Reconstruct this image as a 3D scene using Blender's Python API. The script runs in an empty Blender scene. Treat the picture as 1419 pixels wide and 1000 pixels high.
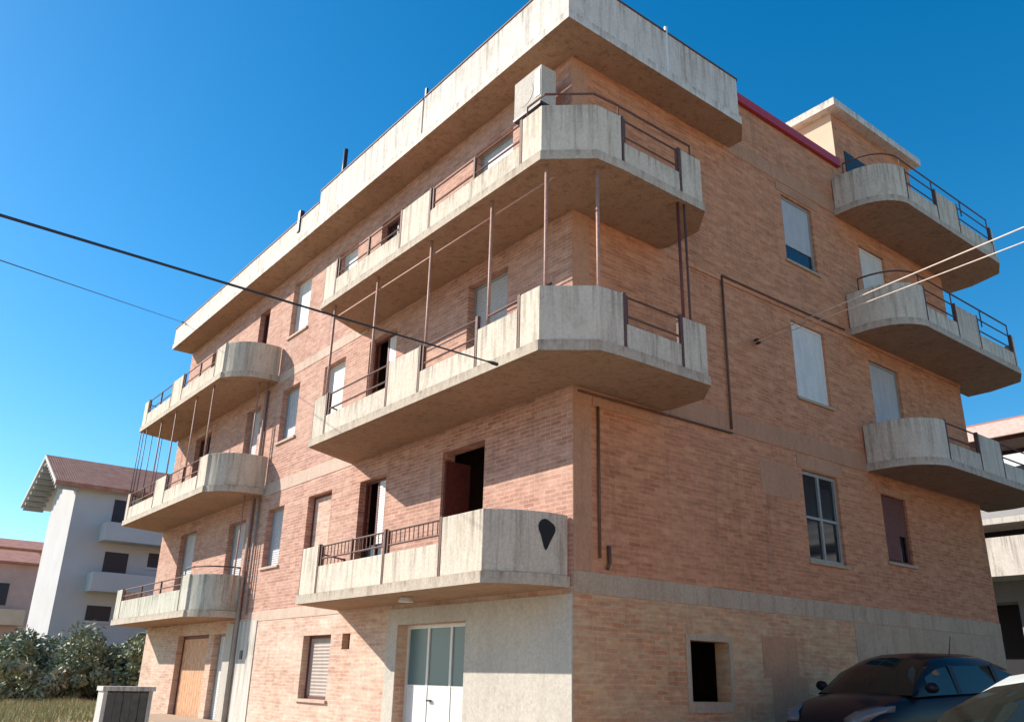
import bpy, bmesh, math, random
from mathutils import Vector, Matrix
random.seed(7)
SC = bpy.context.scene
COL = SC.collection

# ------------------------------------------------------------------ camera
cam_d = bpy.data.cameras.new("camera"); cam = bpy.data.objects.new("camera", cam_d)
COL.objects.link(cam)
yaw, pit, rol = math.radians(52.19341), math.radians(20.54993), math.radians(1.37965)
fwd = Vector((-math.sin(yaw)*math.cos(pit), math.cos(yaw)*math.cos(pit), math.sin(pit)))
rt = Vector((math.cos(yaw), math.sin(yaw), 0)); up = rt.cross(fwd)
r2 = rt*math.cos(rol)+up*math.sin(rol); u2 = -rt*math.sin(rol)+up*math.cos(rol)
M = Matrix((r2, u2, -fwd)).transposed().to_4x4()
M.translation = Vector((9.41729, -8.52084, 1.6))
cam.matrix_world = M
cam_d.sensor_width = 36; cam_d.lens = 36*1180.965/1419
cam_d.clip_start = 0.1; cam_d.clip_end = 2000
SC.camera = cam

# ------------------------------------------------------------------ light
SUN_DIR = Vector((-1.25, -1.0, 0.92)).normalized()       # towards the sun
SUN_EL = math.asin(SUN_DIR.z)
w = bpy.data.worlds.new("World"); SC.world = w; w.use_nodes = True
nt = w.node_tree; nt.nodes.clear()
sky = nt.nodes.new('ShaderNodeTexSky'); sky.sky_type = 'NISHITA'; sky.sun_disc = False
sky.sun_elevation = SUN_EL; sky.sun_rotation = math.atan2(SUN_DIR.x, SUN_DIR.y)
sky.air_density = 1.0; sky.dust_density = 0.4; sky.ozone_density = 3.0; sky.altitude = 50
hs = nt.nodes.new('ShaderNodeHueSaturation'); hs.inputs['Saturation'].default_value = 1.40
hs.inputs['Hue'].default_value = 0.492; hs.inputs['Value'].default_value = 1.08
bg = nt.nodes.new('ShaderNodeBackground'); bg.inputs['Strength'].default_value = 0.10
wo = nt.nodes.new('ShaderNodeOutputWorld')
nt.links.new(sky.outputs[0], hs.inputs['Color']); nt.links.new(hs.outputs[0], bg.inputs['Color'])
nt.links.new(bg.outputs[0], wo.inputs['Surface'])
sd = bpy.data.lights.new("sun", 'SUN'); sd.energy = 3.9; sd.angle = math.radians(0.5); sd.color = (1, 0.93, 0.83)
so = bpy.data.objects.new("sun", sd); COL.objects.link(so)
so.rotation_euler = (-SUN_DIR).to_track_quat('-Z', 'Y').to_euler(); so.location = (-20, -20, 30)
SC.view_settings.view_transform = 'Standard'; SC.view_settings.look = 'None'
SC.view_settings.exposure = 0.85; SC.view_settings.gamma = 1
SC.render.engine = 'CYCLES'
SC.cycles.max_bounces = 8; SC.cycles.diffuse_bounces = 4

# ------------------------------------------------------------------ materials
def newmat(name):
    m = bpy.data.materials.new(name); m.use_nodes = True
    n = m.node_tree; b = n.nodes['Principled BSDF']
    return m, n, b
def nd(n, t, **k):
    x = n.nodes.new(t)
    for a, v in k.items():
        if a in x.inputs: x.inputs[a].default_value = v
        else: setattr(x, a, v)
    return x
def coords(n, uv=False, scale=(1, 1, 1)):
    t = n.nodes.new('ShaderNodeTexCoord'); mp = n.nodes.new('ShaderNodeMapping')
    mp.inputs['Scale'].default_value = scale
    n.links.new(t.outputs['UV' if uv else 'Object'], mp.inputs['Vector']); return mp.outputs[0]
def noise(n, vec, scale, detail=4, rough=0.6):
    x = nd(n, 'ShaderNodeTexNoise'); x.inputs['Scale'].default_value = scale
    x.inputs['Detail'].default_value = detail; x.inputs['Roughness'].default_value = rough
    n.links.new(vec, x.inputs['Vector']); return x.outputs['Fac']
def ramp(n, fac, stops):
    r = n.nodes.new('ShaderNodeValToRGB'); e = r.color_ramp.elements
    while len(e) < len(stops): e.new(0.5)
    for el, (p, c) in zip(e, stops):
        el.position = p; el.color = (*c, 1) if isinstance(c, tuple) else (c, c, c, 1)
    n.links.new(fac, r.inputs['Fac']); return r.outputs['Color']
def mix(n, f, a, b, mode='MIX'):
    x = n.nodes.new('ShaderNodeMix'); x.data_type = 'RGBA'; x.blend_type = mode
    for s, v in ((x.inputs[0], f), (x.inputs[6], a), (x.inputs[7], b)):
        if isinstance(v, bpy.types.NodeSocket): n.links.new(v, s)
        elif isinstance(v, tuple): s.default_value = (*v, 1)
        else: s.default_value = v
    return x.outputs[2]
def bump(n, b, h, strength=0.3, dist=0.02):
    x = n.nodes.new('ShaderNodeBump'); x.inputs['Strength'].default_value = strength
    x.inputs['Distance'].default_value = dist
    n.links.new(h, x.inputs['Height']); n.links.new(x.outputs[0], b.inputs['Normal'])
def plain(name, c, rough=0.6, metal=0.0, var=0.15, sc=8.0):
    m, n, b = newmat(name); v = coords(n)
    f = noise(n, v, sc, 5)
    lo = tuple(x*(1-var) for x in c); hi = tuple(min(1, x*(1+var)) for x in c)
    n.links.new(ramp(n, f, [(0.3, lo), (0.7, hi)]), b.inputs['Base Color'])
    b.inputs['Roughness'].default_value = rough; b.inputs['Metallic'].default_value = metal
    return m
def concrete(name, base, dark, streak=0.6, green=0.0, rough=0.9):
    m, n, b = newmat(name)
    oi = n.nodes.new('ShaderNodeObjectInfo'); mu = nd(n, 'ShaderNodeMath', operation='MULTIPLY'); mu.inputs[1].default_value = 37.0
    n.links.new(oi.outputs['Random'], mu.inputs[0])
    def shifted(sc):
        a = nd(n, 'ShaderNodeVectorMath', operation='ADD'); n.links.new(coords(n, scale=sc), a.inputs[0]); n.links.new(mu.outputs[0], a.inputs[1]); return a.outputs[0]
    v = shifted((1, 1, 1))
    big = noise(n, v, 1.1, 6, 0.65)
    st = noise(n, shifted((7, 7, 0.55)), 1.0, 5, 0.7)
    fine = noise(n, v, 22, 4, 0.7)
    c = mix(n, ramp(n, big, [(0.35, 0.0), (0.7, 1.0)]), base, tuple(x*0.86 for x in base))
    c = mix(n, ramp(n, st, [(0.50, 0.0), (0.72, streak)]), c, dark)
    wide = noise(n, shifted((1.6, 1.6, 0.9)), 1.3, 7, 0.75)
    c = mix(n, ramp(n, wide, [(0.54, 0.0), (0.75, 0.55)]), c, tuple(x*0.8 for x in dark))
    c = mix(n, oi.outputs['Random'], c, mix(n, 0.16, c, dark))
    tc = n.nodes.new('ShaderNodeTexCoord'); sp = n.nodes.new('ShaderNodeSeparateXYZ'); n.links.new(tc.outputs['Generated'], sp.inputs[0])
    drip = noise(n, shifted((11, 11, 0.25)), 1.0, 5, 0.75)
    dm = nd(n, 'ShaderNodeMath', operation='MULTIPLY'); n.links.new(ramp(n, sp.outputs['Z'], [(0.25, 0.0), (1.0, 1.0)]), dm.inputs[0]); n.links.new(ramp(n, drip, [(0.48, 0.0), (0.66, (0.0 if any(q in name for q in ('plaster', 'skim', 'soffit')) else 0.75))]), dm.inputs[1])
    c = mix(n, dm.outputs[0], c, tuple(x*0.62 for x in dark))
    rs = noise(n, shifted((4, 4, 1.2)), 1.7, 6, 0.7)
    c = mix(n, ramp(n, rs, [(0.62, 0.0), (0.74, 0.5)]), c, (0.34, 0.16, 0.08))
    if green: c = mix(n, ramp(n, noise(n, coords(n, scale=(3, 3, 1)), 2.0, 5), [(0.52, 0.0), (0.7, green)]), c, (0.20, 0.22, 0.12))
    c = mix(n, 0.35, c, ramp(n, fine, [(0.25, 0.25), (0.75, 0.8)]), 'OVERLAY')
    n.links.new(c, b.inputs['Base Color']); b.inputs['Roughness'].default_value = rough
    bump(n, b, fine, 0.35, 0.02)
    return m
def brick(name, c1, c2, mortar, patch, patch_amt, dirt=(0.12, 0.09, 0.07), dirt_amt=0.5, wob=0.006):
    m, n, b = newmat(name); v = coords(n, uv=True)
    nz = nd(n, 'ShaderNodeTexNoise'); nz.inputs['Scale'].default_value = 3.0; nz.inputs['Detail'].default_value = 3
    n.links.new(v, nz.inputs['Vector'])
    sub = nd(n, 'ShaderNodeVectorMath', operation='SUBTRACT'); sub.inputs[1].default_value = (0.5, 0.5, 0.5)
    n.links.new(nz.outputs['Color'], sub.inputs[0])
    sc = nd(n, 'ShaderNodeVectorMath', operation='SCALE'); sc.inputs['Scale'].default_value = wob*4
    n.links.new(sub.outputs[0], sc.inputs[0])
    ad = nd(n, 'ShaderNodeVectorMath', operation='ADD'); n.links.new(v, ad.inputs[0]); n.links.new(sc.outputs[0], ad.inputs[1])
    br = nd(n, 'ShaderNodeTexBrick'); br.inputs['Scale'].default_value = 1.0
    br.inputs['Brick Width'].default_value = 0.26; br.inputs['Row Height'].default_value = 0.072
    br.inputs['Mortar Size'].default_value = 0.009; br.inputs['Mortar Smooth'].default_value = 0.3
    br.inputs['Bias'].default_value = 0.0
    br.inputs['Color1'].default_value = (*c1, 1); br.inputs['Color2'].default_value = (*c2, 1)
    br.inputs['Mortar'].default_value = (*mortar, 1)
    n.links.new(ad.outputs[0], br.inputs['Vector'])
    c = br.outputs['Color']
    big = noise(n, coords(n, uv=True, scale=(0.55, 0.8, 1)), 1.0, 6, 0.62)
    c = mix(n, ramp(n, big, [(0.42, 0.0), (0.68, patch_amt)]), c, patch)
    rows = noise(n, coords(n, uv=True, scale=(1.6, 9, 1)), 1.0, 4, 0.6)
    c = mix(n, 0.35, c, ramp(n, rows, [(0.28, 0.24), (0.72, 0.78)]), 'OVERLAY')
    mid = noise(n, coords(n, uv=True, scale=(5, 8, 1)), 1.0, 6, 0.8)
    c = mix(n, 0.5, c, ramp(n, mid, [(0.3, 0.28), (0.7, 0.74)]), 'OVERLAY')
    dz = noise(n, coords(n, uv=True, scale=(1.3, 0.5, 1)), 1.3, 6, 0.75)
    c = mix(n, ramp(n, dz, [(0.56, 0.0), (0.78, dirt_amt)]), c, dirt)
    rn = noise(n, coords(n, uv=True, scale=(2.2, 0.28, 1)), 1.2, 6, 0.7)
    c = mix(n, ramp(n, rn, [(0.55, 0.0), (0.75, 0.45)]), c, tuple(x*0.8+0.02 for x in dirt))
    n.links.new(c, b.inputs['Base Color']); b.inputs['Roughness'].default_value = 0.92
    bump(n, b, br.outputs['Fac'], -0.5, 0.012)
    return m
def slats(name, c, pitch=0.055, rough=0.5):
    m, n, b = newmat(name)
    wv = nd(n, 'ShaderNodeTexWave', wave_type='BANDS', bands_direction='Z'); wv.inputs['Scale'].default_value = 0.314/pitch
    wv.inputs['Distortion'].default_value = 0
    n.links.new(coords(n), wv.inputs['Vector'])
    f = noise(n, coords(n, scale=(3, 3, 0.8)), 2.0, 5)
    col = mix(n, ramp(n, f, [(0.4, 0.0), (0.75, 0.5)]), c, tuple(x*0.6 for x in c))
    n.links.new(col, b.inputs['Base Color']); b.inputs['Roughness'].default_value = rough
    bump(n, b, wv.outputs['Fac'], 0.6, 0.012)
    return m

MT = {}
MT['brick_a'] = brick('facing brick', (0.37, 0.165, 0.115), (0.52, 0.28, 0.205), (0.54, 0.36, 0.275), (0.55, 0.35, 0.26), 0.55, (0.24, 0.12, 0.085), 0.5)
MT['brick_b'] = brick('side brick', (0.44, 0.16, 0.072), (0.58, 0.255, 0.128), (0.50, 0.265, 0.155), (0.58, 0.27, 0.15), 0.45, (0.24, 0.095, 0.045), 0.6)
MT['brick_low'] = brick('rough brick', (0.52, 0.20, 0.09), (0.62, 0.32, 0.16), (0.50, 0.36, 0.23), (0.56, 0.40, 0.24), 0.85, (0.22, 0.11, 0.06), 0.6, 0.02)
MT['brick_lowa'] = brick('washed brick', (0.48, 0.26, 0.18), (0.60, 0.39, 0.29), (0.56, 0.43, 0.34), (0.64, 0.51, 0.40), 0.8, (0.36, 0.24, 0.18), 0.4, 0.02)
MT['concrete'] = concrete('parapet concrete', (0.72, 0.615, 0.49), (0.25, 0.19, 0.13), 0.7, 0.12)
MT['slab'] = concrete('slab concrete', (0.56, 0.47, 0.37), (0.26, 0.17, 0.11), 0.5, 0.15)
MT['soffit'] = concrete('soffit concrete', (0.40, 0.25, 0.155), (0.19, 0.09, 0.045), 0.7)  # dark brown base holds the underside's shade and warm bounced light
MT['cornice'] = concrete('cornice concrete', (0.73, 0.66, 0.58), (0.26, 0.22, 0.18), 0.65, 0.08)
MT['band'] = concrete('band plaster', (0.50, 0.37, 0.26), (0.30, 0.18, 0.11), 0.6)
MT['soft'] = concrete('thin brick coloured skim', (0.52, 0.27, 0.155), (0.33, 0.155, 0.085), 0.5)
MT['band_a'] = concrete('pale band plaster', (0.60, 0.43, 0.33), (0.36, 0.26, 0.2), 0.5)
MT['plaster'] = concrete('smooth plaster', (0.55, 0.50, 0.43), (0.38, 0.31, 0.25), 0.35)
MT['rust'] = plain('rusty metal', (0.13, 0.065, 0.05), 0.7, 0.2, 0.4, 30)
MT['pole'] = plain('primer painted metal', (0.42, 0.23, 0.17), 0.6, 0.0, 0.25, 20)
MT['darkmetal'] = plain('dark metal', (0.045, 0.04, 0.045), 0.5, 0.4)
MT['pipe'] = plain('brown pipe and shade line', (0.13, 0.065, 0.04), 0.6)
MT['greypipe'] = plain('grey pipe', (0.30, 0.28, 0.27), 0.6)
MT['shutter'] = slats('white shutter', (0.70, 0.68, 0.64))
MT['shutter_g'] = slats('grey shutter', (0.47, 0.47, 0.48))
MT['shutter_w'] = slats('weathered wood shutter', (0.40, 0.32, 0.27), 0.07)
MT['wood'] = plain('red brown wood', (0.13, 0.032, 0.025), 0.6, 0, 0.3, 14)
MT['orange'] = plain('orange brown painted wood', (0.62, 0.32, 0.17), 0.55, 0, 0.25, 6)
MT['whitepaint'] = plain('white paint', (0.72, 0.72, 0.69), 0.4, 0, 0.06)
MT['greypaint'] = plain('grey paint', (0.30, 0.30, 0.28), 0.5, 0, 0.1)
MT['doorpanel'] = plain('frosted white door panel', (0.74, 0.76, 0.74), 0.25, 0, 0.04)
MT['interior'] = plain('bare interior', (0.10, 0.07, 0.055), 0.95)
MT['redcap'] = plain('red metal', (0.42, 0.03, 0.035), 0.45)
MT['black'] = plain('black stain', (0.012, 0.010, 0.010), 0.8)
MT['rubber'] = plain('rubber', (0.02, 0.02, 0.02), 0.8)
MT['cable_d'] = plain('dark cable', (0.03, 0.035, 0.045), 0.7)
MT['cable_l'] = plain('pale cable', (0.58, 0.47, 0.40), 0.8)
MT['white_wall'] = plain('white render', (0.52, 0.50, 0.50), 0.9, 0, 0.06, 0.6)
MT['pink_wall'] = plain('pink render', (0.58, 0.36, 0.31), 0.9, 0, 0.12, 0.8)
MT['cream_wall'] = plain('cream render', (0.68, 0.48, 0.34), 0.9, 0, 0.1, 0.8)
MT['eave'] = plain('pale pink paint', (0.70, 0.52, 0.44), 0.7)
MT['grey_wall'] = plain('grey render', (0.33, 0.33, 0.34), 0.9, 0, 0.12, 0.9)
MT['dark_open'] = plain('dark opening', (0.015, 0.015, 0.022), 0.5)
MT['tin'] = plain('grey tin', (0.10, 0.095, 0.09), 0.5, 0.3, 0.35, 9)
def glass(name, c, rough=0.05):
    m, n, b = newmat(name); b.inputs['Base Color'].default_value = (*c, 1)
    b.inputs['Roughness'].default_value = rough; b.inputs['Specular IOR Level'].default_value = 0.5
    return m
MT['glass'] = glass('dark glass', (0.02, 0.025, 0.03))
MT['door_shade'] = glass('shaded door teal', (0.11, 0.19, 0.20), 0.35)  # shaded upper half of the white door, shadow put into the colour
MT['carglass'] = glass('car glass', (0.012, 0.016, 0.013), 0.03); MT['carglass'].node_tree.nodes['Principled BSDF'].inputs['Specular IOR Level'].default_value = 0.3
def paint(name, c):
    m, n, b = newmat(name); b.inputs['Base Color'].default_value = (*c, 1)
    b.inputs['Roughness'].default_value = 0.22; b.inputs['Specular IOR Level'].default_value = 0.16; b.inputs['Coat Weight'].default_value = 0.0; b.inputs['Coat Roughness'].default_value = 0.06
    return m
MT['carblack'] = paint('black car paint', (0.008, 0.009, 0.014)); MT['carwhite'] = paint('white car paint', (0.74, 0.74, 0.68))
MT['lens'] = glass('headlight lens', (0.12, 0.12, 0.13), 0.1)
MT['chrome'] = plain('chrome', (0.6, 0.6, 0.6), 0.15, 1.0, 0.02)
def tile_mat():
    m, n, b = newmat('roof tiles')
    wv = nd(n, 'ShaderNodeTexWave', wave_type='BANDS', bands_direction='Y'); wv.inputs['Scale'].default_value = 2.4
    n.links.new(coords(n), wv.inputs['Vector'])
    f = noise(n, coords(n), 2.0, 5)
    c = mix(n, ramp(n, f, [(0.3, 0.0), (0.7, 1.0)]), (0.42, 0.13, 0.08), (0.56, 0.25, 0.16))
    n.links.new(c, b.inputs['Base Color']); b.inputs['Roughness'].default_value = 0.9
    bump(n, b, wv.outputs['Fac'], 0.4, 0.03); return m
MT['tiles'] = tile_mat()
def ground_mat():
    m, n, b = newmat('dry grass ground'); v = coords(n)
    f = noise(n, v, 0.35, 6, 0.7); g = noise(n, v, 6, 5, 0.7)
    c = ramp(n, f, [(0.35, (0.17, 0.20, 0.06)), (0.52, (0.38, 0.29, 0.14)), (0.7, (0.42, 0.29, 0.16))])
    c = mix(n, 0.6, c, ramp(n, g, [(0.25, 0.2), (0.75, 0.8)]), 'OVERLAY')
    n.links.new(c, b.inputs['Base Color']); b.inputs['Roughness'].default_value = 1.0
    bump(n, b, g, 0.8, 0.1); return m
MT['ground'] = ground_mat()
def asphalt_mat():
    m, n, b = newmat('asphalt'); v = coords(n)
    f = noise(n, v, 0.6, 6, 0.7); g = noise(n, v, 60, 3, 0.7)
    c = ramp(n, f, [(0.35, (0.24, 0.205, 0.17)), (0.7, (0.34, 0.29, 0.24))])
    c = mix(n, 0.5, c, ramp(n, g, [(0.25, 0.3), (0.75, 0.7)]), 'OVERLAY')
    n.links.new(c, b.inputs['Base Color']); b.inputs['Roughness'].default_value = 0.9; return m
MT['asphalt'] = asphalt_mat()
def leaf_mat(name, a, c_):
    m, n, b = newmat(name)
    oi = n.nodes.new('ShaderNodeNewGeometry')
    c = ramp(n, oi.outputs['Random Per Island'], [(0.0, a), (1.0, c_)])
    n.links.new(c, b.inputs['Base Color']); b.inputs['Roughness'].default_value = 0.65
    return m
MT['leaf'] = leaf_mat('shrub leaves', (0.14, 0.17, 0.09), (0.36, 0.37, 0.23))
MT['leaf2'] = leaf_mat('olive leaves', (0.20, 0.22, 0.13), (0.46, 0.46, 0.31))
MT['grass'] = leaf_mat('grass blades', (0.20, 0.24, 0.08), (0.55, 0.42, 0.22))
MT['bark'] = plain('bark', (0.12, 0.09, 0.06), 0.95)

# ------------------------------------------------------------------ mesh helpers
class MB:
    def __init__(s): s.v = []; s.f = []; s.uv = []; s.mi = []
    def quad(s, pts, uv=None, mi=0):
        i = len(s.v); s.v += [tuple(p) for p in pts]; s.f.append(tuple(range(i, i+len(pts))))
        s.uv.append(uv or [(0, 0)]*len(pts)); s.mi.append(mi)
    def box(s, x0, x1, y0, y1, z0, z1, mi=0):
        x0, x1 = min(x0, x1), max(x0, x1); y0, y1 = min(y0, y1), max(y0, y1); z0, z1 = min(z0, z1), max(z0, z1)
        P = lambda a, b, c: (a, b, c)
        s.quad([P(x0,y0,z0),P(x1,y0,z0),P(x1,y0,z1),P(x0,y0,z1)], [(x0,z0),(x1,z0),(x1,z1),(x0,z1)], mi)
        s.quad([P(x1,y1,z0),P(x0,y1,z0),P(x0,y1,z1),P(x1,y1,z1)], [(x1,z0),(x0,z0),(x0,z1),(x1,z1)], mi)
        s.quad([P(x1,y0,z0),P(x1,y1,z0),P(x1,y1,z1),P(x1,y0,z1)], [(y0,z0),(y1,z0),(y1,z1),(y0,z1)], mi)
        s.quad([P(x0,y1,z0),P(x0,y0,z0),P(x0,y0,z1),P(x0,y1,z1)], [(y1,z0),(y0,z0),(y0,z1),(y1,z1)], mi)
        s.quad([P(x0,y0,z1),P(x1,y0,z1),P(x1,y1,z1),P(x0,y1,z1)], [(x0,y0),(x1,y0),(x1,y1),(x0,y1)], mi)
        s.quad([P(x0,y1,z0),P(x1,y1,z0),P(x1,y0,z0),P(x0,y0,z0)], [(x0,y1),(x1,y1),(x1,y0),(x0,y0)], mi)
    def prism(s, poly, z0, z1, side_mi=0, bot_mi=0, top_mi=0):
        # poly counter-clockwise seen from above
        a = sum(poly[i][0]*poly[(i+1) % len(poly)][1]-poly[(i+1) % len(poly)][0]*poly[i][1] for i in range(len(poly)))
        if a < 0: poly = poly[::-1]
        s.quad([(x, y, z1) for x, y in poly], [(x, y) for x, y in poly], top_mi)
        s.quad([(x, y, z0) for x, y in poly[::-1]], [(x, y) for x, y in poly[::-1]], bot_mi)
        for i in range(len(poly)):
            (x0, y0), (x1, y1) = poly[i], poly[(i+1) % len(poly)]
            s.quad([(x0,y0,z0),(x1,y1,z0),(x1,y1,z1),(x0,y0,z1)], [(x0+y0,z0),(x1+y1,z0),(x1+y1,z1),(x0+y0,z1)], side_mi)
    def tube(s, pts, r, n=8, caps=True):
        pts = [Vector(p) for p in pts]; rings = []
        for i, p in enumerate(pts):
            t = (pts[min(i+1, len(pts)-1)]-pts[max(i-1, 0)]).normalized()
            a = Vector((0, 0, 1)) if abs(t.z) < 0.9 else Vector((1, 0, 0))
            u = t.cross(a).normalized(); v = t.cross(u).normalized()
            rr = r[i] if isinstance(r, (list, tuple)) else r
            rings.append([p+(u*math.cos(2*math.pi*k/n)+v*math.sin(2*math.pi*k/n))*rr for k in range(n)])
        b = len(s.v)
        for R in rings: s.v += [tuple(q) for q in R]
        for i in range(len(rings)-1):
            for k in range(n):
                a0 = b+i*n+k; a1 = b+i*n+(k+1) % n
                s.f.append((a0, a0+n, a1+n, a1)); s.uv.append([(0, 0)]*4); s.mi.append(0)
        if caps:
            s.f.append(tuple(b+k for k in range(n))); s.uv.append([(0, 0)]*n); s.mi.append(0)
            e = b+(len(rings)-1)*n
            s.f.append(tuple(e+k for k in range(n-1, -1, -1))); s.uv.append([(0, 0)]*n); s.mi.append(0)
    def grid(s, rows, closed=False, mi=0):
        b = len(s.v); n = len(rows[0])
        for R in rows: s.v += [tuple(p) for p in R]
        for i in range(len(rows)-1):
            for k in range(n if closed else n-1):
                k2 = (k+1) % n
                s.f.append((b+i*n+k, b+i*n+k2, b+(i+1)*n+k2, b+(i+1)*n+k)); s.uv.append([(0, 0)]*4)
                s.mi.append(mi(i, k) if callable(mi) else mi)
    def build(s, name, mats, parent=None, smooth=False, bevel=0, shift=None):
        me = bpy.data.meshes.new(name)
        vs = s.v if shift is None else [(x-shift[0], y-shift[1], z-shift[2]) for x, y, z in s.v]
        me.from_pydata(vs, [], s.f)
        ul = me.uv_layers.new(name='UVMap'); k = 0
        for uvs in s.uv:
            for q in uvs: ul.data[k].uv = q; k += 1
        me.polygons.foreach_set('material_index', s.mi)
        if smooth: me.polygons.foreach_set('use_smooth', [True]*len(s.f))
        for m in (mats if isinstance(mats, list) else [mats]): me.materials.append(MT[m] if isinstance(m, str) else m)
        me.update()
        o = bpy.data.objects.new(name, me); COL.objects.link(o)
        if parent: o.parent = parent
        if bevel:
            md = o.modifiers.new('bevel', 'BEVEL'); md.width = bevel; md.segments = 2; md.limit_method = 'ANGLE'
        return o
def weld(o, dist=0.0005, recalc=True):
    bm = bmesh.new(); bm.from_mesh(o.data)
    bmesh.ops.remove_doubles(bm, verts=bm.verts, dist=dist)
    if recalc: bmesh.ops.recalc_face_normals(bm, faces=bm.faces)
    bm.to_mesh(o.data); bm.free(); return o
def empty(name, loc=(0, 0, 0), rz=0, rx=0):
    o = bpy.data.objects.new(name, None); COL.objects.link(o); o.location = loc; o.rotation_euler = (rx, 0, rz); return o
def tag(o, label=None, cat=None, group=None, kind=None):
    if label: o['label'] = label
    if cat: o['category'] = cat
    if group: o['group'] = group
    if kind: o['kind'] = kind
    return o

# ------------------------------------------------------------------ ground
def gh(x, y):
    if y < -8.5: return 0.0
    return 0.045*min(y+8.5, 40)
def sheet(xs, ys, lift):
    m = MB(); m.grid([[(x, y, gh(x, y)+lift) for x in xs] for y in ys]); return m
def frange(a, b, n): return [a+(b-a)*i/n for i in range(n+1)]
gx = [-900, -400, -150]+frange(-80, 40, 60)+[150, 400, 900]
gy = [-900, -300, -100, -40, -8.5]+frange(-8, 31.5, 79)+[60, 150, 400, 900]
tag(sheet(gx, gy, 0).build('ground', 'ground'), kind='structure')
tag(sheet(frange(-17.5, 30, 20), [-60, -30, -8.5]+frange(-8, -2.2, 10), 0.004).build('road', 'asphalt'), kind='structure')
tag(sheet(frange(1.6, 30, 12), frange(-2.2, 31.5, 60), 0.004).build('side_road', 'asphalt'), kind='structure')
pv = MB()
pv.grid([[(x, y, gh(x, y)+0.13) for x in (0.02, 1.45)] for y in frange(-2.05, 13.6, 30)])
pv.grid([[(1.45, y, gh(0, y)+0.13), (1.45, y, gh(0, y)-0.05)] for y in frange(-2.05, 13.6, 30)])
pv.grid([[(x, y, gh(x, y)+0.13) for y in (-1.2, -0.02)] for x in frange(-17.5, 0.0, 20)])
pv.grid([[(x, -1.2, gh(x, -1.2)+0.13), (x, -1.2, gh(x, -1.2)-0.05)] for x in frange(-17.5, 0.0, 20)])
tag(pv.build('pavement', 'band'), kind='structure')

# ------------------------------------------------------------------ the unfinished apartment block
BLD = empty('apartment_building')
tag(BLD, 'large unplastered brick apartment block with wraparound concrete balconies filling the middle of the view', 'building')
LX, LY = -20.3, 13.6
ZC = 12.35                                  # underside of the cornice
def facade(P, u0, u1, v0, v1, holes, depth=0.28):
    m = MB()
    us = sorted({u0, u1, *[h[0] for h in holes], *[h[1] for h in holes]}); us = [u for u in us if u0 <= u <= u1]
    vs = sorted({v0, v1, *[h[2] for h in holes], *[h[3] for h in holes]}); vs = [v for v in vs if v0 <= v <= v1]
    for i in range(len(us)-1):
        for j in range(len(vs)-1):
            a, b, c, d = us[i], us[i+1], vs[j], vs[j+1]; mu, mv = (a+b)/2, (c+d)/2
            if any(h[0] < mu < h[1] and h[2] < mv < h[3] for h in holes): continue
            m.quad([P(a,c,0),P(b,c,0),P(b,d,0),P(a,d,0)], [(a,c),(b,c),(b,d),(a,d)])
            m.quad([P(b,c,depth),P(a,c,depth),P(a,d,depth),P(b,d,depth)], [(b,c),(a,c),(a,d),(b,d)])
    for a, b, c, d in holes:
        a, b, c, d = max(a, u0), min(b, u1), max(c, v0), min(d, v1)
        if a >= b or c >= d: continue
        m.quad([P(a,c,0),P(a,d,0),P(a,d,depth),P(a,c,depth)], [(a,c),(a,d),(a+depth,d),(a+depth,c)])
        m.quad([P(b,d,0),P(b,c,0),P(b,c,depth),P(b,d,depth)], [(b,d),(b,c),(b+depth,c),(b+depth,d)])
        m.quad([P(a,d,0),P(b,d,0),P(b,d,depth),P(a,d,depth)], [(a,d),(b,d),(b,d+depth),(a,d+depth)])
        m.quad([P(b,c,0),P(a,c,0),P(a,c,depth),P(b,c,depth)], [(b,c),(a,c),(a,c+depth),(b,c+depth)])
    return m
PA = lambda u, v, d: (u, d, v)
PB = lambda u, v, d: (-d, u, v)

# openings on the sunny front: (x0, x1, z0, z1, kind)
OA = [
 (-2.95, -1.70, 9.35, 11.75, 'door_grey'), (-6.75, -5.75, 9.35, 11.75, 'door_dark'), (-8.90, -7.90, 10.45, 11.8, 'white'),
 (-11.65, -10.50, 10.3, 11.95, 'white'), (-14.0, -13.25, 9.35, 11.8, 'dark'), (-18.0, -16.6, 9.35, 11.7, 'dark'),
 (-3.00, -1.75, 6.25, 8.75, 'door_grey'), (-6.85, -5.65, 6.25, 8.75, 'half'), (-9.10, -8.0, 7.35, 8.75, 'white'),
 (-11.55, -10.5, 7.3, 8.75, 'grey'), (-14.0, -13.0, 6.25, 8.7, 'grey'), (-18.3, -16.9, 6.25, 8.75, 'dark'),
 (-3.60, -2.28, 3.15, 5.55, 'open'), (-6.75, -5.65, 3.15, 5.5, 'half'), (-9.25, -8.05, 4.25, 5.55, 'stone'),
 (-11.6, -10.6, 4.1, 5.55, 'grey'), (-14.2, -13.0, 3.15, 5.5, 'door_grey'), (-18.3, -16.9, 3.15, 5.65, 'door_grey'),
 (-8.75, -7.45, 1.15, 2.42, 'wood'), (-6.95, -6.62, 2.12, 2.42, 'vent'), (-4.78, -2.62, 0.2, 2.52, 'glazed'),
 (-17.1, -14.6, 0.2, 2.6, 'garage'), (-14.2, -13.35, 0.2, 2.58, 'whitedoor'),
]
OB = [
 (6.28, 7.45, 10.3, 11.95, 'part_grey'), (9.40, 10.55, 12.4-2.9, 11.75, 'door_white'),
 (6.18, 7.38, 7.15, 8.85, 'white'), (9.15, 10.45, 6.25, 8.7, 'door_grey'),
 (6.05, 7.28, 3.86, 5.62, 'glazedwin'), (8.92, 9.95, 4.12, 5.55, 'redwood'),
 (2.48, 3.44, 1.36, 2.27, 'open'), 
]
HA = [o[:4] for o in OA]; HB = [o[:4] for o in OB]
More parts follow.
